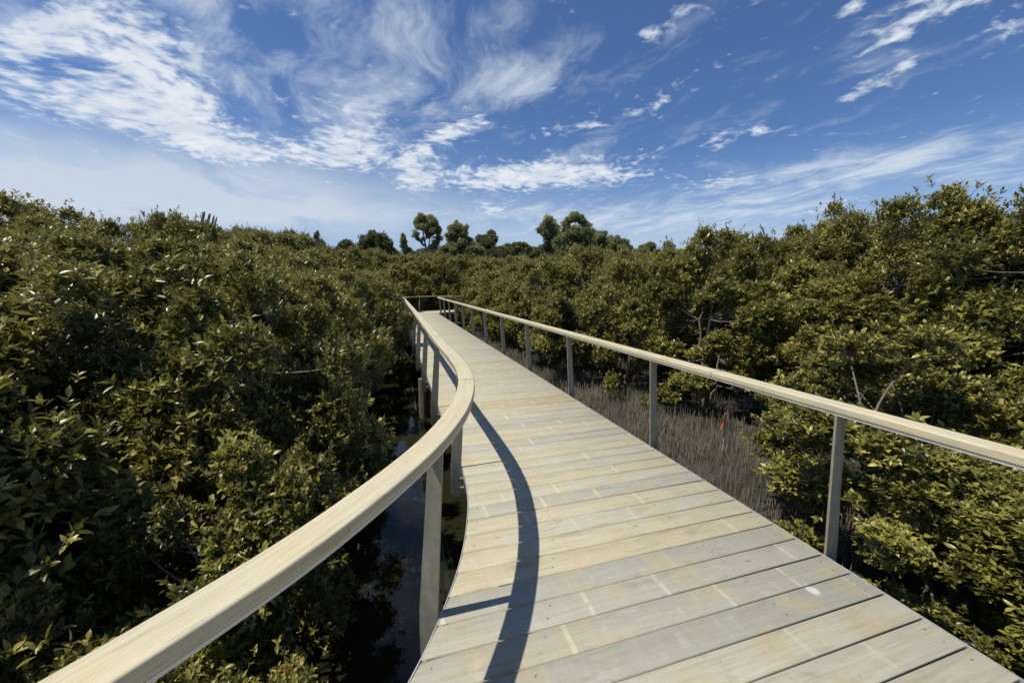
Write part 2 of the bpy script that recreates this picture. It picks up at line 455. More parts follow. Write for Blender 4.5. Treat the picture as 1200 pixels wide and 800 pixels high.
# ------------------------------------------------------------------ railings
RAILTOP = 0.985; RT = 0.047; HW = 0.061
def rail_profile(rad=0.009):
    z1, z0 = RAILTOP, RAILTOP - RT
    pr = []
    for cx, cz, a0 in ((HW - rad, z1 - rad, 90), (HW - rad, z0 + rad, 0), (-HW + rad, z0 + rad, -90), (-HW + rad, z1 - rad, 180)):
        a = R(a0); pr.append((cx + rad * math.cos(a) + math.sin(a) * -0.004 * 1, cz + rad * math.sin(a) + 0.004 * math.cos(a)))
        for k in range(4):
            a = R(a0 - k * 30); pr.append((cx + rad * math.cos(a), cz + rad * math.sin(a)))
        pr.append((cx + rad * math.cos(a) + 0.004 * math.sin(a), cz + rad * math.sin(a) - 0.004 * math.cos(a)))
    return pr[::-1]
def cum(P): return np.r_[0, np.cumsum(np.linalg.norm(np.diff(P, axis=0), axis=1))]

def post_mesh():
    z0 = RAILTOP - RT - 0.0125
    pts = [(-0.038, z0), (0.036, z0), (0.060, 0.62), (0.110, 0.05), (0.114, -0.10), (0.112, -0.25), (0.094, -0.285), (0.03, -0.285), (0.0125, -0.262), (0.0125, 0.05)]
    th = 0.0075; bv = 0.0012; mb = MB(); k = len(pts)
    cx = sum(p[0] for p in pts) / k
    lay = []
    for y, ins in ((-th, bv), (-th + bv, 0), (th - bv, 0), (th, bv)):
        lay.append([(a + (ins if a < cx else -ins), y, z) for a, z in pts])
    vs = [p for l in lay for p in l]; fs = [tuple(range(k)), tuple(range(3 * k, 4 * k))[::-1]]
    for l in range(3):
        for j in range(k):
            fs.append((l * k + j, (l + 1) * k + j, (l + 1) * k + (j + 1) % k, l * k + (j + 1) % k))
    mb.add(vs, fs)
    # fixing bolts through to the bearer
    for z in (-0.10, -0.19):
        mb.tube([(-0.03, 0.022, z), (0.03, 0.022, z)], [0.009, 0.009], 8)
    mb.box((-0.008, 0.028, -0.145), (0.006, 0.02, 0.09))
    me = mb.build('post', M_post, obj=False)
    bm = bmesh.new(); bm.from_mesh(me); bmesh.ops.recalc_face_normals(bm, faces=bm.faces); bm.to_mesh(me); bm.free()
    return me
POST = post_mesh()

def build_railing(P, side, label, offset, post_q, seams, q0, q1):
    t = tangents(P); n = np.c_[t[:, 1], -t[:, 0]] * side
    C = P + n * offset; q = cum(P)
    root = set_props(empty('railing', (P[0][0], P[0][1], 0)), label, 'railing', 'the two railings along the boardwalk')
    root.location = (0, 0, 0)
    cuts = [q0] + list(seams) + [q1]
    for a, b_ in zip(cuts[:-1], cuts[1:]):
        ii = np.where((q >= a + 0.0015) & (q <= b_ - 0.0015))[0]
        qq = np.r_[a + 0.0015, q[ii], b_ - 0.0015]
        Q = np.c_[np.interp(qq, q, C[:, 0]), np.interp(qq, q, C[:, 1])]
        keep = np.r_[True, np.diff(qq) > 0.004]; Q = Q[keep]
        mb = MB(); sweep(mb, Q, rail_profile(), side, a)
        h = mb.build('handrail', M_rail, root, smooth=True)
        mod_fix(h.data)
        mb = MB(); z = RAILTOP - RT - 0.001
        sweep(mb, Q, [(-0.056, z), (0.056, z), (0.056, z - 0.0115), (-0.056, z - 0.0115)][::-1], side, a)
        mb.build('support_strip', M_strip, root)
    for k, pq in enumerate(post_q):
        x, y = np.interp(pq, q, P[:, 0]), np.interp(pq, q, P[:, 1])
        i = int(np.argmin(abs(q - pq))); o = mesh_obj('post', POST, root)
        nn = n[i]; tt = np.array([-nn[1], nn[0]])
        o.matrix_local = Matrix(((nn[0], tt[0], 0, x), (nn[1], tt[1], 0, y), (0, 0, 1, 0), (0, 0, 0, 1)))
    return root
def mod_fix(me):
    # keep long edges of the end caps crisp
    for p in me.polygons:
        if len(p.vertices) > 4: p.use_smooth = False
def q_at_y(P, y): return float(np.interp(y, P[:, 1], cum(P)))
qL = [q_at_y(left_edge, y) for y in (-1.7, 0.05, 1.80, 3.50)]
while qL[-1] < cum(left_edge)[-1] - 2.2: qL.append(qL[-1] + 1.93)
qR = [q_at_y(right_edge, y) for y in (-1.4, 0.45, 2.28, 4.0, 5.97, 7.88)]
while qR[-1] < cum(right_edge)[-1] - 2.2: qR.append(qR[-1] + 1.95)
cl = cum(left_edge); cr_ = cum(right_edge)
build_railing(left_edge, -1.0, 'curving pale timber handrail on grey blade posts, its shadow falling on the planks', 0.0, qL,
              [q_at_y(left_edge, 2.95) + 2.7 * k for k in range(0, 9)], 0.1, cl[-1] - 0.2)
build_railing(right_edge, 1.0, 'straight pale timber handrail on grey blade posts, beside the breathing roots', 0.022, qR,
              [q_at_y(right_edge, 3.22) + 3.9 * k for k in range(-1, 6)], 0.1, cr_[-1] - 0.2)

# ------------------------------------------------------------------ ground and water
WATER = -1.06
def vnoise(x, y, sc, seed=0.0):
    return mnoise.noise(Vector((x * sc, y * sc, seed)))
def ground_z(x, y):
    p = np.array([x, y]) - P0; o = float(p @ NR); s_ = float(p @ D)
    base = -1.0 + 0.05 * vnoise(x, y, 0.7) + 0.03 * vnoise(x, y, 2.6, 4.0)
    # channel under and left of the boardwalk
    a = o + 0.15 * vnoise(x, y, 0.5, 9)
    if a > -2.0: k = min(1, max(0, (a - 0.35) / 0.9))
    else: k = min(1, max(0, (-3.6 - a) / 1.6)) * 0.85
    k = k * k * (3 - 2 * k)
    if s_ > 3.5: pass
    z = -1.7 * (1 - k) + base * k
    dist = math.hypot(x, y)
    return z + max(0, dist - 80) * 0.004
xs = np.unique(np.r_[np.linspace(-400, -40, 10), np.linspace(-40, -12, 15), np.arange(-12, 12, 0.22), np.linspace(12, 40, 15), np.linspace(40, 400, 10)])
ys = np.unique(np.r_[np.linspace(-60, -6, 8), np.arange(-6, 26, 0.25), np.linspace(26, 80, 22), np.linspace(80, 900, 12)])
V = np.array([(x, y, ground_z(x, y)) for y in ys for x in xs]); nx = len(xs)
F = [(j * nx + i, j * nx + i + 1, (j + 1) * nx + i + 1, (j + 1) * nx + i) for j in range(len(ys) - 1) for i in range(nx - 1)]
set_props(mesh_obj('ground', np_mesh('ground', V, F, M_mud, smooth=True)), kind='structure')
me = np_mesh('water', [(-60, -30, WATER), (60, -30, WATER), (60, 70, WATER), (-60, 70, WATER)], [(0, 1, 2, 3)], M_water)
set_props(mesh_obj('water', me), kind='structure')

# pneumatophores: far too many to count
def sticks(name, pts, hs, rs, mat):
    N = len(pts); k = 4; lev = [(0, 1.0), (0.55, 0.85), (1.0, 0.25)]
    lean = rng.normal(0, 0.055, (N, 2)); curve = rng.normal(0, 0.05, (N, 2)); ph = rng.random(N) * 6.28
    V = np.zeros((N, len(lev) * k, 3))
    for li, (tz, tr) in enumerate(lev):
        for j in range(k):
            a = ph + j * math.pi / 2
            V[:, li * k + j, 0] = pts[:, 0] + (lean[:, 0] * tz + curve[:, 0] * tz * tz) * hs + np.cos(a) * rs * tr
            V[:, li * k + j, 1] = pts[:, 1] + (lean[:, 1] * tz + curve[:, 1] * tz * tz) * hs + np.sin(a) * rs * tr
            V[:, li * k + j, 2] = pts[:, 2] - 0.03 + (hs + 0.03) * tz
    f = []
    for li in range(len(lev) - 1):
        for j in range(k): f.append((li * k + j, li * k + (j + 1) % k, (li + 1) * k + (j + 1) % k, (li + 1) * k + j))
    f.append((2 * k, 2 * k + 1, 2 * k + 2, 2 * k + 3))
    F = (np.array(f)[None] + (np.arange(N) * len(lev) * k)[:, None, None]).reshape(-1, 4)
    return np_mesh(name, V.reshape(-1, 3), F, mat)
pts = []; 
while len(pts) < 17000:
    s_ = rng.uniform(0.7, 21); o = 0.25 + abs(rng.gamma(2.0, 1.25))
    if o > 8: continue
    p = so(s_, o)
    dn = 0.6 + 0.5 * vnoise(p[0], p[1], 0.9, 2) + 0.35 * vnoise(p[0], p[1], 2.5, 7)
    if o < 0.9: dn *= (o - 0.15) / 0.75
    if rng.random() < dn: pts.append((p[0], p[1], ground_z(p[0], p[1])))
for _ in range(3000):
    s_ = rng.uniform(0, 16); o = -rng.uniform(4.3, 6.5); p = so(s_, o)
    z = ground_z(p[0], p[1])
    if vnoise(p[0], p[1], 0.8, 3) > 0.0 and z > -1.25: pts.append((p[0], p[1], z))
pts = np.array(pts); N = len(pts)
hs = np.clip(rng.normal(0.20, 0.06, N), 0.08, 0.42); rs = rng.uniform(0.0036, 0.0064, N)
o = mesh_obj('breathing_roots', sticks('breathing_roots', pts, hs, rs, M_root))
set_props(o, 'dense carpet of thin grey brown breathing roots standing in the mud beside the boardwalk', 'mangrove roots', kind='stuff')

# ------------------------------------------------------------------ foliage generators
def unit(a): return a / np.maximum(np.linalg.norm(a, axis=-1, keepdims=True), 1e-9)
LOW_V = np.array([(0, 0, 0), (-0.24, 0.45, 0.05), (0, 0.5, -0.02), (0.24, 0.45, 0.05), (0, 1, -0.07)], float)
LOW_F = np.array([(0, 3, 2), (2, 3, 4), (0, 2, 1), (2, 4, 1)])
HI_V = np.array([(0, 0, 0), (-0.10, 0.12, 0.02), (0, 0.12, 0.0), (0.10, 0.12, 0.02), (-0.225, 0.38, 0.055), (0, 0.38, 0.0), (0.225, 0.38, 0.055),
                 (-0.22, 0.62, 0.045), (0, 0.63, -0.015), (0.22, 0.62, 0.045), (-0.12, 0.85, -0.01), (0, 0.86, -0.055), (0.12, 0.85, -0.01), (0, 1.0, -0.10)], float)
HI_F = []
for a, b_ in ((1, 4), (4, 7), (7, 10)):
    HI_F += [(a, a + 1, b_ + 1), (a, b_ + 1, b_), (a + 1, a + 2, b_ + 2), (a + 1, b_ + 2, b_ + 1)]
HI_F = np.array([(0, 2, 1), (0, 3, 2)] + HI_F + [(10, 11, 13), (11, 12, 13)])

def leaves_to_arrays(O, Dv, Nv, ln, wd, tint, hi):
    TV, TF = (HI_V, HI_F) if hi else (LOW_V, LOW_F)
    S = unit(np.cross(Dv, Nv)); Nn = np.cross(S, Dv)
    n = len(O); k = len(TV)
    V = O[:, None] + ln[:, None, None] * (S[:, None] * (TV[None, :, 0:1] * wd[:, None, None]) + Dv[:, None] * TV[None, :, 1:2] + Nn[:, None] * TV[None, :, 2:3])
    F = TF[None] + (np.arange(n) * k)[:, None, None]
    return V.reshape(-1, 3), F.reshape(-1, 3), np.repeat(tint, k)

def rosettes(P, A, nl, length, spread=(0.5, 1.35), lvar=0.25, hi=False, bud=0.0, tintf=None, width=1.0, upn=0.75, droop=-0.08):
    M = len(P); r = rng
    ref = np.where(abs(A[:, 2:3]) < 0.9, np.array([[0, 0, 1.0]]), np.array([[1.0, 0, 0]]))
    B1 = unit(np.cross(A, ref)); B2 = np.cross(A, B1)
    ph0 = r.random(M) * 6.28
    Os = []; Ds = []; Ns = []; Ls = []; Ts = []
    tb = r.normal(0.45, 0.16, M) if tintf is None else tintf
    for j in range(nl):
        ph = ph0 + j * 2.4 + r.normal(0, 0.25, M)
        el = r.uniform(spread[0], spread[1], M)
        if j == 0: el = r.uniform(0.1, 0.5, M)
        rad = B1 * np.cos(ph)[:, None] + B2 * np.sin(ph)[:, None]
        d = A * np.cos(el)[:, None] + rad * np.sin(el)[:, None]
        d = unit(d + r.normal(0, 0.12, (M, 3)) + np.array([0, 0, droop]))
        nrm = A * np.sin(el)[:, None] - rad * np.cos(el)[:, None]
        nrm = unit(nrm + r.normal(0, 0.25 if upn > 0 else 0.8, (M, 3)) + np.array([0, 0, upn]))
        Os.append(P - A * (j * 0.16 * length)[..., None] if np.ndim(length) else P - A * (j * 0.16 * length))
        Ds.append(d); Ns.append(nrm)
        Ls.append(length * np.clip(r.normal(1.0 - 0.22 * (j == 0), lvar, M), 0.45, 1.6))
        t = tb + r.normal(0, 0.14, M) + (0.13 if j < 2 else 0.0) - 0.03 * j
        Ts.append(np.clip(t, 0, 1))
    O = np.concatenate(Os); Dv = np.concatenate(Ds); Nv = np.concatenate(Ns); L = np.concatenate(Ls); T = np.concatenate(Ts)
    V, F, TI = leaves_to_arrays(O, Dv, Nv, L, r.uniform(0.68, 1.05, len(O)) * width, T, hi)
    if bud > 0:
        sel = r.random(M) < bud; Pb = P[sel]; m = len(Pb)
        Vb = []; 
        nb = 5
        o3 = np.array([(1, 0, 0), (-1, 0, 0), (0, 1, 0), (0, -1, 0), (0, 0, 1), (0, 0, -1)], float)
        f3 = np.array([(0, 2, 4), (2, 1, 4), (1, 3, 4), (3, 0, 4), (2, 0, 5), (1, 2, 5), (3, 1, 5), (0, 3, 5)])
        allP = np.repeat(Pb, nb, axis=0) + r.normal(0, 0.14, (m * nb, 3)) * length + np.repeat(A[sel], nb, axis=0) * 0.12 * length
        sz = r.uniform(0.05, 0.10, m * nb) * length
        Vb = allP[:, None] + o3[None] * sz[:, None, None]
        Fb = f3[None] + (np.arange(m * nb) * 6)[:, None, None] + len(V)
        tb_ = np.where(r.random(m * nb) < 0.55, 1.5, 0.98)
        V = np.concatenate([V, Vb.reshape(-1, 3)]); F = np.concatenate([F, Fb.reshape(-1, 3)]); TI = np.concatenate([TI, np.repeat(tb_, 6)])
    return V, F, TI

def tube_np(paths, rads, n=5):
    """many tubes: list of (k,3) arrays and (k,) radii -> V, F (quads)"""
    Vs = []; Fs = []; base = 0
    ang = np.arange(n) * 2 * math.pi / n
    for P, rr in zip(paths, rads):
        k = len(P); t = unit(np.gradient(P, axis=0))
        ref = np.array([1.0, 0.2, 0]) if abs(t[0][2]) > 0.7 else np.array([0, 0, 1.0])
        a = unit(np.cross(t, ref)); b_ = np.cross(t, a)
        ring = P[:, None] + rr[:, None, None] * (a[:, None] * np.cos(ang)[None, :, None] + b_[:, None] * np.sin(ang)[None, :, None])
        Vs.append(ring.reshape(-1, 3))
        idx = np.arange(k * n).reshape(k, n); nx_ = np.roll(idx, -1, axis=1)
        Fs.append(np.stack([idx[:-1], nx_[:-1], nx_[1:], idx[1:]], -1).reshape(-1, 4) + base); base += k * n
    return np.concatenate(Vs), np.concatenate(Fs)

def bez(p0, p1, p2, k=6):
    t = np.linspace(0, 1, k)[:, None]
    return (1 - t) ** 2 * p0 + 2 * t * (1 - t) * p1 + t * t * p2

def mangrove(seed, rad=1.35, h=3.7, zlo=0.35, ncl=46, tips=9000, leaf=0.066, hi=False, bud=0.25, clr=(0.20, 0.37), flat=1.0, skirt=False):
    """returns (trunk mesh, crown mesh) of one grey mangrove, base at the origin"""
    global rng
    keep = rng; rng = np.random.default_rng(seed); r = rng
    # clump centres through an uneven dome-shaped envelope
    C = []
    lob = r.uniform(0, 6.28, 3)
    while len(C) < ncl:
        d = unit(r.normal(0, 1, 3)); u = r.uniform(0.35, 1.0) ** 0.5
        ph = math.atan2(d[1], d[0])
        k = 1 + 0.16 * math.sin(2 * ph + lob[0]) + 0.12 * math.sin(3 * ph + lob[1])
        zc = zlo + (h - zlo) * 0.48
        if skirt and d[2] < 0:
            hh_ = max(math.hypot(d[0], d[1]), 0.2); g_ = r.uniform(0.72, 1.0) / hh_; d = np.array([d[0] * g_, d[1] * g_, d[2]])
        p = np.array([d[0] * rad * k * u, d[1] * rad * k * u, zc + d[2] * (h - zlo) * 0.5 * u * (1 + 0.1 * math.sin(ph + lob[2]))])
        if p[2] < zlo: continue
        C.append(p)
    C = np.array(C); cr = r.uniform(clr[0], clr[1], ncl)
    cen = np.array([0, 0, zlo + (h - zlo) * 0.35])
    ct = r.normal(0.52, 0.15, ncl)
    # twig tips on the clump surfaces
    ci = r.choice(ncl, tips, p=cr ** 2 / (cr ** 2).sum())
    d = unit(r.normal(0, 1, (tips, 3)) + 0.55 * unit(C[ci] - cen) + np.array([0, 0, 0.55]))
    rr = cr[ci] * r.uniform(0.25, 1.0, tips) ** 0.45
    P = C[ci] + d * rr[:, None] * np.array([1, 1, 0.9])
    P += r.normal(0, 0.035, P.shape)
    # a few leading shoots beyond the outline
    sh = r.random(tips) < 0.05
    P[sh] += d[sh] * r.uniform(0.05, 0.20, sh.sum())[:, None] + np.array([0, 0, 0.05])
    inside = np.zeros(tips, bool)
    for k in range(ncl):
        inside |= (np.linalg.norm(P - C[k], axis=1) < 0.5 * cr[k]) & (ci != k)
    keepm = (~inside | (r.random(tips) < 0.25)) & (P[:, 2] > 0.12)
    P = P[keepm]; d = d[keepm]; ci = ci[keepm]
    A = unit(d * 0.6 + 0.35 * unit(P - cen) + np.array([0, 0, 0.55]) + r.normal(0, 0.3, P.shape))
    tint = ct[ci] + r.normal(0.03, 0.22, len(P))  # wide random tint: leaf variety, plus lit-against-shaded contrast put into the colour
    V, F, T = rosettes(P, A, 6, leaf, hi=hi, bud=bud, tintf=tint)
    crown = np_mesh('crown', V, F, M_leaf, smooth=hi, attrs={'tint': T})
    # stems and branches
    paths = []; rads = []
    nst = r.integers(3, 6); stems = []
    for k in range(nst):
        a = r.uniform(0, 6.28); q = np.array([math.cos(a), math.sin(a), 0]) * r.uniform(0.15, 0.5) * rad
        top = q + np.array([0, 0, h * r.uniform(0.45, 0.7)]); b0 = np.array([math.cos(a), math.sin(a), 0]) * r.uniform(0.03, 0.16)
        b0[2] = -0.15
        P_ = bez(b0, q * 0.3 + np.array([0, 0, h * 0.25]), top, 9); P_[1:-1] += r.normal(0, 0.03, (7, 3))
        paths.append(P_); R0 = r.uniform(0.035, 0.06); rads.append(np.linspace(R0, R0 * 0.4, 9)); stems.append((P_, R0))
    for k in range(ncl):
        S_ = min(stems, key=lambda s_: np.min(np.linalg.norm(s_[0] - C[k], axis=1)))[0]
        cand = [i for i in range(2, 9) if S_[i][2] < C[k][2] + 0.2] or [2]
        i = min(cand, key=lambda i: np.linalg.norm(S_[i] - C[k]) - 0.4 * i * 0.1)
        p0 = S_[i]; mid = (p0 + C[k]) / 2 + np.array([0, 0, -0.12]) + r.normal(0, 0.08, 3)
        paths.append(bez(p0, mid, C[k], 6)); rads.append(np.linspace(0.014, 0.005, 6))
    # twigs
    nt = min(len(P), 1500 if not hi else 2600)
    for i in r.choice(len(P), nt, replace=False):
        c0 = C[ci[i]]; st = c0 + (P[i] - c0) * r.uniform(0.0, 0.3)
        paths.append(np.array([st, (st + P[i]) / 2 + r.normal(0, 0.02, 3), P[i]])); rads.append(np.array([0.0055, 0.004, 0.0022]))
    # bare grey twigs low in the bush
    for k in range(9):
        a = r.uniform(0, 6.28); q = r.uniform(0.4, 1.0) * rad; z = r.uniform(0.1, 0.5) * h
        p0 = np.array([math.cos(a) * q * 0.5, math.sin(a) * q * 0.5, z]); p2 = np.array([math.cos(a + 0.3) * q, math.sin(a + 0.3) * q, z + r.uniform(-0.25, 0.35)])
        paths.append(bez(p0, (p0 + p2) / 2 + r.normal(0, 0.09, 3), p2, 6)); rads.append(np.linspace(0.007, 0.002, 6))
    Vt, Ft = tube_np(paths, rads, 4 if not hi else 5)
    trunk = np_mesh('trunk', Vt, Ft, M_bark, smooth=True)
    rng = keep
    return trunk, crown

def place(name, meshes, loc, rz, sc, label, cat, group, part=('trunk', 'crown')):
    o = empty(name, loc, rz); o.scale = sc
    set_props(o, label, cat, group)
    for me, pn in zip(meshes, part): mesh_obj(pn, me, o)
    return o

# ------------------------------------------------------------------ mangroves
rng = np.random.default_rng(77)
VAR = [mangrove(100 + i, rad=1.35 + 0.1 * (i % 3), h=3.7, zlo=(0.5, 0.2, 0.7, 0.3, 0.45)[i], ncl=(66, 58, 72, 62, 68)[i], tips=10500, leaf=0.074, skirt=i in (1, 3)) for i in range(5)]
NEAR = [mangrove(200 + i, rad=1.05, h=2.3, zlo=0.15, ncl=54, tips=8200, leaf=0.056, hi=True, bud=0.35, clr=(0.15, 0.28), skirt=True) for i in range(3)]
def top_of(me):
    z = np.empty(len(me.vertices) * 3, np.float32); me.vertices.foreach_get('co', z)
    return float(np.percentile(z[2::3], 98.5))
HV = [top_of(c) for _, c in VAR]; HN = [top_of(c) for _, c in NEAR]
SKY = np.array([(-100, 222), (0, 232), (60, 244), (85, 262), (150, 260), (200, 266), (240, 268), (300, 272), (350, 274), (390, 293), (470, 298), (560, 301), (640, 304), (700, 301), (770, 302),
                (800, 294), (830, 298), (870, 282), (900, 270), (935, 264), (960, 278), (990, 262), (1020, 268), (1032, 280), (1060, 256), (1100, 252), (1150, 250), (1200, 248), (1300, 245)], float)
PT = math.atan(66 / 460)
def sky_z(x, y):
    """canopy height that reaches the observed tree line at plan position x, y"""
    y = max(y, 0.8); v = 285.0
    for _ in range(6):
        d_ = (v - 400) / 460; yy = math.cos(PT) - d_ * math.sin(PT); u = 600 + 460 * yy * x / y
        v = float(np.interp(u, SKY[:, 0], SKY[:, 1]))
    d_ = (v - 400) / 460; a = (u - 600) / 460
    tan = (-math.sin(PT) - d_ * math.cos(PT)) / math.hypot(a, math.cos(PT) - d_ * math.sin(PT))
    return 1.7 + tan * min(math.hypot(x, y), 70)
def gz(x, y): return max(ground_z(x, y), -1.35)
used = []
def mang(x, y, ztop, rs_, label, group='mangroves crowding both sides of the boardwalk', v=None, near_=False):
    z0 = gz(x, y); r = rng
    lib, hh = (NEAR, HN) if near_ else (VAR, HV)
    v = int(r.integers(len(lib))) if v is None else v
    sz = (ztop - z0) / hh[v]; used.append((x, y))
    return place('mangrove', lib[v], (x, y, z0), r.uniform(0, 6.28), (rs_, rs_, sz), label, 'mangrove', group)
def lpt(s_, l):     # l metres to the left of the left edge
    return so(s_, left_o(s_) - l)

# nearest bushes on the left, each told apart
NEARL = [
    (-1.98, 0.78, 0.98, 0.80, 'nearest mangrove bush, large leathery leaves close behind the handrail at lower left', 0),
    (-1.85, 2.3, 0.62, 0.74, 'low mangrove bush overhanging the water just below the near bend of the left handrail', 1),
    (-3.1, 1.75, 1.5, 1.05, 'broad leafy mangrove rising behind the nearest bush, with yellow flower buds', 2),
    (-2.75, 3.6, 1.1, 0.95, 'mangrove bush beside the second left post with a dark shaded underside', 0),
    (-1.28, 1.2, 0.26, 0.55, 'small mangrove clump under the near end of the left handrail', 2),
]
for x, y, zt, rs_, lab, v in NEARL: mang(x, y, zt, rs_, lab, v=v, near_=True)
M1 = 'mangrove in the shaded front row along the left edge of the channel'
M2 = 'mangrove with olive crown in the massed canopy left of the boardwalk'
M3 = 'mangrove whose crown makes the left skyline against the white cloud'
G1, G2, G3 = 'front row of mangroves left of the boardwalk', 'mass of mangroves left of the boardwalk', 'mangroves along the left skyline'
for s_ in np.arange(2.6, 25, 1.75):
    l = (2.05 if s_ < 6 else 2.05 - 0.10 * min(6, s_ - 6)) + rng.uniform(-0.1, 0.2); p = lpt(min(s_, 21), l) + D * max(0, s_ - 21)
    mang(p[0], p[1], rng.uniform(1.4, 1.9) + 0.025 * s_, rng.uniform(0.78, 0.9), M1, G1)
for s_ in np.arange(-3.0, 27, 1.9):
    l = 3.7 + rng.uniform(-0.3, 0.3); p = lpt(min(s_, 21), l) + D * (max(0, s_ - 21) + rng.uniform(-0.3, 0.3))
    if math.hypot(*p) < 2.3: continue
    if s_ < -0.5 : p = np.array([-4.1 - 0.2 * s_, 1.7 + s_ * 0.9])
    mang(p[0], p[1], rng.uniform(1.6, 2.3) + 0.015 * s_, rng.uniform(0.88, 1.05), M2, G2)
for s_ in np.arange(-3.2, 30, 2.1):
    p = so(min(s_, 40), -WID - 5.35 + rng.uniform(-0.3, 0.3)) + D * rng.uniform(-0.4, 0.4)
    mang(p[0], p[1], 0.35 * 1.9 + 0.65 * sky_z(*p) + rng.uniform(-0.2, 0.2), rng.uniform(0.95, 1.12), M2, G2)
for s_ in np.arange(-4.0, 30, 2.0):
    p = so(s_, -WID - 7.5 + rng.uniform(-0.4, 0.4))
    mang(p[0], p[1], sky_z(*p) + rng.uniform(-0.25, 0.12), rng.uniform(0.9, 1.12), M3, G3)
mang(-9.3, 6.2, 3.45, 0.8, 'taller dark tufted mangrove breaking the skyline at the far upper left', G3, v=2)
mang(-8.6, 9.6, 3.25, 0.62, 'thin leafy mangrove shoots standing above the left skyline by the grey posts', G3, v=0)

# right side
NEARR = [
    (3.7, 3.75, 1.2, 1.12, 'bright leafy mangrove bush reaching the boardwalk behind the nearest right post', 0),
    (3.55, 2.75, 0.35, 0.85, 'spreading low mangrove bush under the right handrail, between the bright bush and the corner bush', 1),
    (3.75, 1.95, 0.35, 0.9, 'low mangrove bush against the deck at the lower right corner', 1),
    (4.75, 2.15, 1.35, 1.1, 'rounded mangrove at the right edge with sunlit yellow green leaves', 2),
    (3.2, 0.75, 0.55, 0.75, 'small mangrove bush just out beyond the right end of the nearest planks', 2),
]
for x, y, zt, rs_, lab, v in NEARR: mang(x, y, zt, rs_, lab, v=v, near_=True)
R1 = 'mangrove in the front row behind the breathing roots right of the boardwalk'
R2 = 'mangrove with sunlit crown in the massed canopy right of the boardwalk'
R3 = 'mangrove whose crown makes the right skyline against the blue sky'
H1, H2, H3 = 'front row of mangroves right of the boardwalk', 'mass of mangroves right of the boardwalk', 'mangroves along the right skyline'
mang(*so(5.2, 4.0), 1.75, 1.0, 'dense round mangrove standing right behind the stake with the orange ribbon', H1, v=1)
for s_, o in ((3.2, 4.6), (7.0, 3.1), (8.7, 2.55), (10.5, 2.4), (12.3, 2.3), (14.1, 2.2), (15.9, 2.2), (17.7, 2.2), (19.5, 2.2)):
    p = so(s_, o + rng.uniform(-0.1, 0.2)); mang(p[0], p[1], rng.uniform(1.4, 2.3) + 0.02 * s_, rng.uniform(0.8, 0.97), R1, H1)
mang(*so(20.7, 1.75), 2.0, 0.82, 'mangrove crowding the right railing just before the far bend', H1, v=0)
for s_ in np.arange(-3.0, 24, 1.95):
    p = so(s_, 5.1 + (0.9 if s_ < 6 else 0) + rng.uniform(-0.35, 0.35)); mang(p[0], p[1], rng.uniform(1.9, 3.0) + 0.025 * max(0, s_), rng.uniform(0.88, 1.08), R2, H2)
for s_ in np.arange(-3.5, 24, 2.05):
    p = so(s_, 7.3 + rng.uniform(-0.35, 0.35)); mang(p[0], p[1], 0.12 * 1.9 + 0.88 * sky_z(*p) + rng.uniform(-0.25, 0.2), rng.uniform(0.95, 1.12), R3, H3)
for s_ in np.arange(-3.5, 26, 2.3):
    p = so(s_, 9.6 + rng.uniform(-0.4, 0.4)); mang(p[0], p[1], sky_z(*p) + rng.uniform(-0.25, 0.22), rng.uniform(0.9, 1.15), R3, H3)
mang(7.2, 5.6, 2.75, 1.0, 'tallest leafy mangrove rising to the upper right edge of the view', H3, v=3)
mang(6.9, 8.6, 3.1, 0.85, 'tufted mangrove peak on the right skyline above the ribboned stake', H3, v=2)

# mangroves beyond the far bend
rng = np.random.default_rng(78)
PATH = np.concatenate([left_edge[::6], right_edge[::6]])
FL = 'distant mangrove crown beyond the far bend of the boardwalk'
cand = []
for yy in np.arange(24.5, 62, 2.9):
    for xx in np.arange(-30, 26, 2.8 if yy < 40 else 3.4):
        x = xx + rng.uniform(-0.8, 0.8); y = yy + rng.uniform(-0.8, 0.8)
        u = x / y
        if abs(u + 0.15) > 0.62: continue
        if np.min(np.linalg.norm(PATH - (x, y), axis=1)) < 1.9: continue
        if min(math.hypot(x - a, y - b) for a, b in used) < 1.7: continue
        cand.append((x, y))
for x, y in cand:
    mang(x, y, sky_z(x, y) - rng.uniform(-0.1, 0.75), rng.uniform(1.15, 1.5), FL, 'mangroves beyond the far bend')

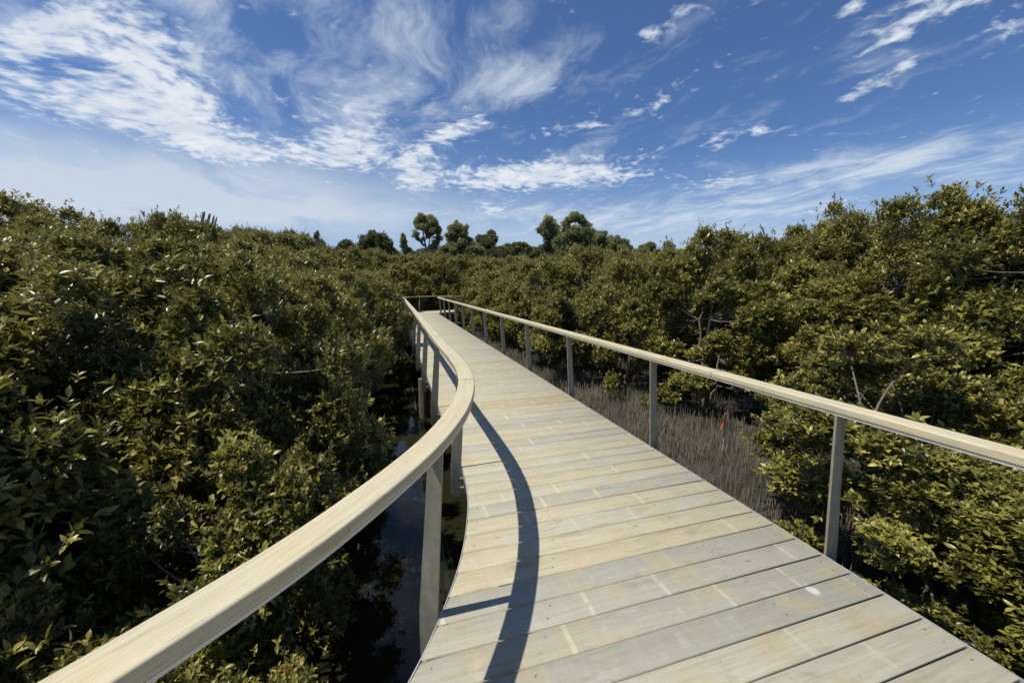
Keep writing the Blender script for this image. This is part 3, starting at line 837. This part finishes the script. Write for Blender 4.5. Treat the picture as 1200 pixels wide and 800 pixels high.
# ------------------------------------------------------------------ distant trees
def clump_tree(seed, clumps, mat, stems, leaf=0.3, tips_per=320, bark=M_gbark, nl=5, width=0.8):
    """clumps: list of (x,y,z,r) ; stems: list of (points, r0)"""
    global rng
    keep = rng; rng = np.random.default_rng(seed); r = rng
    Ps = []; As = []; Ts = []
    base = list(clumps); clumps = list(clumps)
    for (x, y, z, rad) in base:                       # infill between neighbouring clumps
        near_ = sorted(base, key=lambda c: (c[0] - x) ** 2 + (c[2] - z) ** 2)[1:4]
        for c in near_[:2]:
            k = r.uniform(0.3, 0.7); clumps.append((x + (c[0] - x) * k, r.normal(0, rad * 0.8), z + (c[2] - z) * k - 0.1 * rad, 0.5 * (rad + c[3]) * r.uniform(0.6, 0.95)))
    for (x, y, z, rad) in clumps:
        n = int(tips_per * (rad / 1.0) ** 2)
        sub = unit(r.normal(0, 1, (7, 3))) * rad * 0.55 + np.array([x, y, z]); sr = rad * r.uniform(0.35, 0.62, 7)
        ci = r.integers(0, 7, n); d = unit(r.normal(0, 1, (n, 3)) + np.array([0, 0, 0.35]))
        P = sub[ci] + d * (sr[ci] * (r.uniform(0.2, 1.0, n) ** 0.5 + np.abs(r.normal(0, 0.16, n))))[:, None] * np.array([1, 1, 0.85])
        Ps.append(P); As.append(unit(d + np.array([0, 0, 0.25]) + r.normal(0, 0.4, (n, 3)))); Ts.append(np.full(n, r.normal(0.45, 0.12)) + r.normal(0, 0.12, n))
    V, F, T = rosettes(np.concatenate(Ps), np.concatenate(As), nl, leaf, tintf=np.concatenate(Ts), width=width, upn=0.0, droop=-0.35)
    crown = np_mesh('crown', V, F, mat, attrs={'tint': T})
    paths = []; rads = []
    for pts_, r0 in stems:
        P = np.array(pts_, float); paths.append(P); rads.append(np.linspace(r0, r0 * 0.35, len(P)))
    allp = np.concatenate([p for p in paths])
    for (x, y, z, rad) in clumps:
        c = np.array([x, y, z]); ok = allp[allp[:, 2] < z + 0.1]
        if len(ok) == 0: continue
        p0 = ok[np.argmin(np.linalg.norm(ok - c, axis=1))]
        paths.append(bez(p0, (p0 + c) / 2 + np.array([0, 0, -0.25]) + r.normal(0, 0.15, 3), c, 6)); rads.append(np.linspace(0.10, 0.03, 6))
        for _ in range(4):
            e = c + unit(r.normal(0, 1, 3)) * rad * 0.8
            paths.append(bez(c, (c + e) / 2, e, 4)); rads.append(np.linspace(0.035, 0.012, 4))
    Vt, Ft = tube_np(paths, rads, 6)
    trunk = np_mesh('trunk', Vt, Ft, bark, smooth=True)
    rng = keep
    return trunk, crown

HOR = 334.0; FPX = 460.0
def wx(u, y): return (u - 600) / FPX * y / 0.9899 * 0.98          # plan x of photo column u at distance y
def wz(v, y): return 1.7 + (HOR - v) / FPX * y * 1.0 + 0.0
def dome(u0, u1, vtop, y, vbase=315, n=16, seed=0, rr=0.5):
    """clumps filling a rounded crown"""
    r = np.random.default_rng(seed); x0, x1 = wx(u0, y), wx(u1, y); zt, zb = wz(vtop, y), wz(vbase, y)
    cx = (x0 + x1) / 2; w = (x1 - x0) / 2; out = []
    for _ in range(n):
        a = r.uniform(-1, 1); k = math.sqrt(max(0, 1 - a * a)); z = zb + (zt - zb) * k * r.uniform(0.35, 1.0)
        out.append((a * w * 0.9, r.uniform(-0.7, 0.7) * w, z - (-1.0), rr * w * r.uniform(0.6, 1.0)))
    return cx, out
def gum(name, u0, u1, vtop, y, label, mat, seed, n=16, vbase=318, cat='tree', group='tall trees beyond the mangroves', leaf=0.24, rr=0.45, tp=560):
    cx, cl = dome(u0, u1, vtop, y, vbase, n, seed, rr)
    zt = wz(vtop, y) + 1.0
    stems = [([(0, 0, -0.3), (0.15, 0.1, zt * 0.3), (0.1, -0.2, zt * 0.55), (0.3, 0, zt * 0.8)], 0.3), ([(0, 0, -0.3), (-0.5, 0.1, zt * 0.35), (-0.9, 0.3, zt * 0.7)], 0.22)]
    return place(name, clump_tree(seed + 5000, cl, mat, stems, leaf, tp), (cx, y, -1.0), 0, (1, 1, 1), label, cat, group)
Y1 = 62.0
def pix(u, v, y, r_): return (wx(u, y), 0.0, wz(v, y), r_)
def custom(name, cl_px, y, label, mat, seed, stem_px, leaf=0.24, tp=400, group='tall trees beyond the mangroves'):
    cx = wx(stem_px[0][0][0], y); k = y / FPX; r = np.random.default_rng(seed)
    cl = [(wx(u, y) - cx, r.uniform(-0.8, 0.8) * pr * k * 1.3, wz(v, y) + 1.0, pr * k * 1.12) for u, v, pr in cl_px]
    stems = [([(wx(u, y) - cx, 0.05 * i, wz(v, y) + 1.0) for i, (u, v) in enumerate(st)], r0) for st, r0 in zip(stem_px, (0.28, 0.2, 0.2))]
    return place(name, clump_tree(seed, cl, mat, stems, leaf, tp), (cx, y, -1.0), 0, (1, 1, 1), label, 'tree', group)
# open-crowned gum, left of the gap
custom('gum_tree', [(491, 262, 5), (497, 259, 5), (505, 259, 5), (511, 264, 5), (514, 272, 5), (503, 268, 5), (494, 270, 4.5), (489, 279, 3.5), (515, 281, 4.5), (511, 288, 4), (503, 278, 3.5), (507, 274, 4), (494, 284, 2.2), (506, 292, 2.6)],
       60, 'tall open crowned gum tree with pale forked trunk showing sky between its branches', M_gum, 31,
       [[(501, 345), (501, 310), (500, 290), (497, 272)], [(501, 312), (503, 295), (506, 275)], [(501, 305), (510, 295), (513, 280)]])
custom('gum_tree', [(475.5, 279, 3.2), (475, 285, 4), (474.5, 290, 3.8), (479, 292, 3.2), (482, 295, 3.2), (474, 297, 4), (485, 298, 3)],
       60, 'slim young gum tree, narrow brownish crown left of the open crowned gum', M_gum, 32, [[(477, 345), (477, 310), (476, 295), (475.5, 282)]])
custom('gum_tree', [(537, 266, 5), (531, 271, 5), (544, 272, 5), (547, 269, 3.5), (527, 278, 5), (536, 277, 6), (546, 280, 6), (531, 286, 7), (543, 288, 7), (553, 286, 5), (524, 292, 6), (537, 297, 8), (551, 296, 7), (520, 297, 6), (560, 292, 6), (562, 300, 8)],
       64, 'bushy gum tree with knobbly brown green top right of the open crowned gum', M_gum, 33, [[(537, 345), (537, 315), (536, 295), (537, 275)]])
custom('gum_tree', [(640, 264, 7), (646, 262, 5), (634, 272, 6), (642, 276, 8), (651, 271, 5), (668, 258, 6), (675, 256, 6), (681, 262, 6), (686, 268, 6), (662, 265, 5), (664, 275, 7), (674, 273, 8), (684, 279, 8), (655, 283, 9), (670, 287, 10), (690, 287, 8), (697, 279, 6), (705, 278, 5), (703, 288, 7), (640, 290, 9), (655, 297, 10), (680, 299, 10), (700, 298, 9)],
       58, 'largest spreading gum tree, two headed grey green crown right of the boardwalk end', M_gum, 34,
       [[(664, 345), (664, 315), (660, 295), (645, 270)], [(664, 315), (668, 295), (673, 262)], [(664, 318), (680, 300), (690, 280)]], leaf=0.22)
custom('gum_tree', [(712, 284, 5.5), (719, 283, 5), (724, 288, 5), (715, 292, 7), (724, 296, 7), (709, 296, 6)],
       61, 'smaller dark gum on the right shoulder of the largest gum tree', M_gum, 35, [[(716, 345), (716, 315), (716, 295)]])
gum('gum_tree', 736, 772, 287, 66, 'rounded grey green gum tree standing apart at the right end of the distant trees', M_gum, 36, 18, 315, rr=0.42)
gum('evergreen_tree', 420, 465, 277, 55, 'dark domed evergreen behind the left mangroves, above a pale gap', M_dark, 41, 26, 312, leaf=0.26, rr=0.4)
gum('evergreen_tree', 392, 424, 283, 57, 'lower dark evergreen adjoining the domed one on its left', M_dark, 42, 20, 312, leaf=0.26, rr=0.42)
gum('evergreen_tree', 545, 602, 279, 75, 'dark evergreen on the sloping ridge just right of the bushy gum', M_dark, 43, 30, 322, leaf=0.32, rr=0.34)
gum('evergreen_tree', 576, 636, 288, 80, 'low evergreen at the tail of the sloping ridge before the gap', M_dark, 44, 30, 322, leaf=0.32, rr=0.32)
gum('scrub_bush', 562, 600, 296, 58, 'hazy grey brown leafless scrub below the ridge evergreens', M_scrub, 45, 20, 322, cat='bush', leaf=0.18, rr=0.36)
gum('scrub_bush', 596, 628, 300, 59, 'paler grey scrub bush at the foot of the ridge near the gap', M_scrub, 46, 18, 322, cat='bush', leaf=0.18, rr=0.36)
gum('evergreen_tree', 618, 640, 291, 62, 'small dark pointed evergreen at the left foot of the largest gum', M_dark, 47, 12, 318, leaf=0.24, rr=0.4)
gum('evergreen_tree', 484, 560, 290, 70, 'low dark evergreen filling the foot of the open crowned gum', M_dark, 49, 26, 322, leaf=0.26, rr=0.34)
gum('evergreen_tree', 628, 738, 283, 72, 'broad dark evergreen filling in behind the largest gum tree', M_dark, 50, 40, 322, leaf=0.26, rr=0.26)
gum('conifer', 369, 379, 268, 40, 'tiny pointed conifer tip poking above the left mangrove skyline', M_dark, 48, 12, 312, cat='tree', leaf=0.16, rr=0.55)

# four leaning grey posts beyond the left skyline
mpost = mat_plain('weathered_grey_timber', (0.22, 0.215, 0.215), 0.8)
for k, (u, v, wpx, lab) in enumerate(((256, 255, 3.0, 'tallest of four leaning grey posts above the left treeline'), (262, 257, 2.7, 'second tallest leaning grey post, close beside the tallest'),
                                      (266.5, 259, 2.0, 'thin grey post, third in the short row above the left treeline'), (269.5, 260.5, 1.5, 'shortest thinnest grey post ending the little row above the treeline'))):
    y = 15.0; x = (u - 600) / FPX * y * 1.015; zt = 1.7 + (HOR - v) / FPX * y * 1.04
    mb = MB(); w = wpx / FPX * y / 2
    for dx, th in ((0, w),):
        mb.tube([(-0.9, 0, -0.2), (-0.09, 0, zt + 0.62), (0.015, 0, zt + 0.92), (0.05, 0, zt + 1.0)], [th * 1.15, th, th * 0.95, th * 0.5], 7)
    o = mb.build('post_leaning', mpost); o.name = 'leaning_post'
    o.location = (x, y, -1.0); set_props(o, lab, 'post', 'leaning grey posts on the left skyline')

# ------------------------------------------------------------------ stake with ribbon
sx, sy = 3.42, 6.05; sz = gz(sx, sy)
stake = set_props(empty('marker_stake', (sx, sy, sz)), 'thin pale marker stake tied with bright orange red ribbon, standing in the breathing roots', 'stake')
mb = MB(); mb.tube([(0, 0, -0.15), (0.004, 0, 0.3), (0.0, 0.0, 0.66)], [0.011, 0.0105, 0.010], 8)
mb.build('stake', mat_plain('pale_stake_timber', (0.42, 0.40, 0.35)), stake)
mb = MB(); n = 9; vs = []; fs = []
for i in range(n):
    k = i / (n - 1); z = 0.68 - 0.27 * k; tw = 0.5 + 1.2 * k; cx = -0.012 - 0.05 * k + 0.008 * math.sin(5 * k); hw = 0.020 + 0.008 * math.sin(3.1 * k)
    d = (math.cos(tw) * hw, math.sin(tw) * hw)
    for sgn in (-1, 1):
        for th in (-0.0012, 0.0012): vs.append((cx + sgn * d[0] - d[1] / hw * th, -0.014 + sgn * d[1] + d[0] / hw * th, z))
for i in range(n - 1):
    b0 = i * 4
    for a, b_ in ((0, 1), (1, 3), (3, 2), (2, 0)): fs.append((b0 + a, b0 + b_, b0 + 4 + b_, b0 + 4 + a))
fs += [(0, 2, 3, 1), ((n - 1) * 4, (n - 1) * 4 + 1, (n - 1) * 4 + 3, (n - 1) * 4 + 2)]
mb.add(vs, fs)
mb.tube([(0, 0, 0.645), (0, 0, 0.685)], [0.017, 0.017], 8)
mb.build('ribbon', mat_plain('orange_flagging_tape', (0.72, 0.145, 0.045), 0.4), stake)

# ------------------------------------------------------------------ light
SUN_DIR = Vector((-0.42, -0.15, 0.935)).normalized()       # towards the sun
sl = bpy.data.lights.new('sun', 'SUN'); sl.energy = 4.3; sl.angle = R(0.53); sl.color = (1.0, 0.955, 0.88)
so_ = bpy.data.objects.new('sun', sl); COL.objects.link(so_)
so_.rotation_euler = SUN_DIR.to_track_quat('Z', 'Y').to_euler()
so_.location = (-20, -8, 40)

w = bpy.data.worlds.new('World'); scene.world = w; w.use_nodes = True
t = NT(w.node_tree); bg = t.n['Background']
sky = t.new('ShaderNodeTexSky', sky_type='NISHITA')
sky.sun_disc = False; sky.sun_elevation = math.asin(SUN_DIR.z); sky.sun_rotation = math.atan2(SUN_DIR.x, SUN_DIR.y)
sky.air_density = 1.0; sky.dust_density = 0.5; sky.ozone_density = 2.2
dirv = t.new('ShaderNodeTexCoord').outputs['Generated']
dx, dy, dz = t.sep(dirv)
inv = t.math('DIVIDE', 1.0, t.math('ADD', t.math('MAXIMUM', dz, 0.0), 0.10))
px = t.math('MULTIPLY', dx, inv); py = t.math('MULTIPLY', dy, inv)
pv = t.xyz(px, py, 0.0)
warp = t.vmath('SUBTRACT', t.noise(pv, 1.3, 3, 0.5, out=1), (0.5, 0.5, 0.5))
pw = t.vmath('ADD', pv, t.vmath('MULTIPLY', warp, (0.35, 0.35, 0.0)))
def plane_of(u, v):
    p_ = math.atan((400 - HOR) / FPX); a = (u - 600) / FPX; d_ = (v - 400) / FPX
    q = Vector((a, math.cos(p_) - d_ * math.sin(p_), -math.sin(p_) - d_ * math.cos(p_))).normalized()
    return Vector((q.x, q.y)) / (max(q.z, 0) + 0.10)
# cloud banks where the photograph has them: (u, v, half-length px, half-width px, tilt degrees, weight)
def banks(L):
    tot = None
    for (u, v, a, b_, tilt, wt) in L:
        c0 = plane_of(u, v); ca, sa = math.cos(R(tilt)), math.sin(R(tilt))
        e1 = (plane_of(u + ca * 4, v + sa * 4) - c0) / 4; e2 = (plane_of(u - sa * 4, v + ca * 4) - c0) / 4
        Mi = Matrix(((e1.x * a, e2.x * b_), (e1.y * a, e2.y * b_))).inverted()
        ex = t.math('SUBTRACT', px, c0.x); ey = t.math('SUBTRACT', py, c0.y)
        qx = t.math('ADD', t.math('MULTIPLY', ex, Mi[0][0]), t.math('MULTIPLY', ey, Mi[0][1]))
        qy = t.math('ADD', t.math('MULTIPLY', ex, Mi[1][0]), t.math('MULTIPLY', ey, Mi[1][1]))
        r2 = t.math('ADD', t.math('MULTIPLY', qx, qx), t.math('MULTIPLY', qy, qy))
        g = t.math('MULTIPLY', t.math('EXPONENT', t.math('MULTIPLY', r2, -1.0)), wt)
        tot = g if tot is None else t.math('ADD', tot, g)
    return tot
CUM = [(45, 35, 80, 40, -15, 0.27), (150, 60, 60, 35, 20, 0.17), (90, 120, 130, 32, 10, 0.19), (215, 110, 70, 50, 40, 0.20), (235, 165, 90, 24, 20, 0.22), (330, 180, 90, 14, 5, 0.16),
       (415, 178, 55, 26, 0, 0.24), (400, 140, 60, 30, -20, 0.14), (520, 160, 55, 13, -30, 0.25), (490, 208, 27, 17, 0, 0.27), (590, 208, 75, 17, -3, 0.27), (690, 205, 80, 17, -4, 0.22), (575, 245, 20, 8, 0, 0.22),
       (690, 146, 34, 9, -18, 0.21), (765, 124, 30, 10, -28, 0.19), (640, 155, 25, 6, -20, 0.14), (762, 42, 20, 9, -10, 0.17), (795, 15, 40, 10, -30, 0.12), (842, 163, 20, 10, -25, 0.20), (890, 152, 24, 7, -10, 0.20),
       (1065, 22, 55, 26, -25, 0.22), (1058, 74, 36, 12, -15, 0.19), (1010, 108, 36, 10, -25, 0.16), (1150, 5, 44, 14, 0, 0.17), (990, 15, 22, 10, -30, 0.18), (1190, 32, 30, 16, -20, 0.09),
       (960, 245, 55, 7, -8, 0.16), (850, 215, 55, 12, -4, 0.14), (945, 273, 24, 6, 0, 0.16)]
CIR = [(450, 110, 120, 75, -50, 0.20), (600, 100, 110, 26, -30, 0.30), (320, 100, 150, 34, 15, 0.15), (470, 30, 60, 40, -60, 0.07), (600, 20, 50, 22, -60, 0.06), (130, 110, 200, 70, 15, 0.12),
       (900, 232, 140, 30, -8, 0.24), (1080, 183, 160, 18, -8, 0.24), (1150, 210, 120, 12, 0, 0.13), (690, 258, 160, 17, 2, 0.24), (640, 195, 160, 30, -8, 0.13), (1030, 60, 80, 50, -30, 0.13), (800, 25, 60, 22, -35, 0.08)]
CIR += [(330, -90, 190, 80, -40, 0.32), (120, -80, 150, 70, 20, 0.28), (560, -160, 200, 80, -30, 0.22)]
VEIL = [(820, 285, 260, 22, 0, 0.35), (40, 255, 260, 26, 0, 0.3), (40, 205, 330, 34, 0, 0.62), (330, 245, 220, 30, 4, 0.66), (120, 245, 300, 30, 0, 0.5), (560, 265, 150, 22, 0, 0.22), (30, 160, 160, 20, 5, 0.25)]
ax = Vector((-0.42, 1.0)).normalized()
pw2 = t.vmath('ADD', pv, t.vmath('MULTIPLY', warp, (0.6, 0.6, 0.0)))
rotn = t.xyz(t.vmath('DOT_PRODUCT', pw2, (ax.x, ax.y, 0.0), out=1), t.vmath('DOT_PRODUCT', pw2, (ax.y, -ax.x, 0.0), out=1), 0.0)
fib = t.noise(t.vmath('MULTIPLY', rotn, (1.0, 1.9, 1.0)), 2.3, 8, 0.6, 0.3)       # streaky cirrus
fine = t.noise(pw, 13.0, 6, 0.6, 0.3)
puff = t.noise(pw, 4.6, 9, 0.56, 0.35)                                            # lumps
lump = t.noise(pw, 15.0, 5, 0.55, 0.1)
dB = t.math('ADD', t.math('ADD', t.math('MULTIPLY', puff, 0.40), t.math('MULTIPLY', lump, 0.64)), banks(CUM))
covB = t.smooth(dB, 0.60, 0.82); thick = t.smooth(dB, 0.70, 0.95)
dA = t.math('ADD', t.math('ADD', t.math('MULTIPLY', fib, 0.85), t.math('MULTIPLY', fine, 0.15)), banks(CIR))
covA = t.math('MULTIPLY', t.smooth(dA, 0.545, 0.95), 0.82)
soft = t.noise(t.vmath('MULTIPLY', rotn, (1.0, 1.6, 1.0)), 1.1, 5, 0.55, 0.5)
covC = t.math('MULTIPLY', banks(VEIL), t.smooth(soft, 0.2, 0.62, 0.35, 1.0)); covC = t.math('MINIMUM', covC, 0.78)
lowz = t.smooth(dz, 0.0, 0.30, 0.62, 0.0)                                        # pale haze towards the horizon
skyc = t.vmath('MULTIPLY', sky.outputs[0], (0.55, 0.71, 0.95))
skyc = t.mix(lowz, skyc, (4.2, 5.4, 7.2, 1))
c1 = t.mix(covC, skyc, (5.9, 6.5, 7.2, 1))
c2 = t.mix(covA, c1, (6.1, 6.8, 7.6, 1))
lit = t.mix(t.smooth(puff, 0.38, 0.62), (5.9, 6.5, 7.3, 1), (8.0, 8.2, 8.4, 1))
cc = t.mix(thick, (6.3, 7.0, 7.8, 1), lit)
colr = t.mix(t.math('MULTIPLY', covB, 0.90), c2, cc)
t.put(bg.inputs[0], colr); bg.inputs[1].default_value = 0.10

# ------------------------------------------------------------------ camera and view
cam = bpy.data.cameras.new('camera'); co = bpy.data.objects.new('camera', cam); COL.objects.link(co)
cam.sensor_width = 36; cam.lens = FPX / 1200 * 36; cam.clip_start = 0.02; cam.clip_end = 3000
co.location = (0, 0, 1.7); co.rotation_euler = (R(90) - math.atan((400 - HOR) / FPX), 0, 0)
scene.camera = co
vs_ = scene.view_settings; vs_.view_transform = 'Standard'; vs_.look = 'None'; vs_.gamma = 1; vs_.exposure = 0.16; vs_.use_curve_mapping = False
scene.render.engine = 'CYCLES'
cy = scene.cycles; cy.max_bounces = 6; cy.diffuse_bounces = 3; cy.glossy_bounces = 3; cy.transmission_bounces = 3; cy.transparent_max_bounces = 4
cy.use_denoising = True; cy.sample_clamp_indirect = 6.0
scene.render.resolution_x = 1024; scene.render.resolution_y = 682
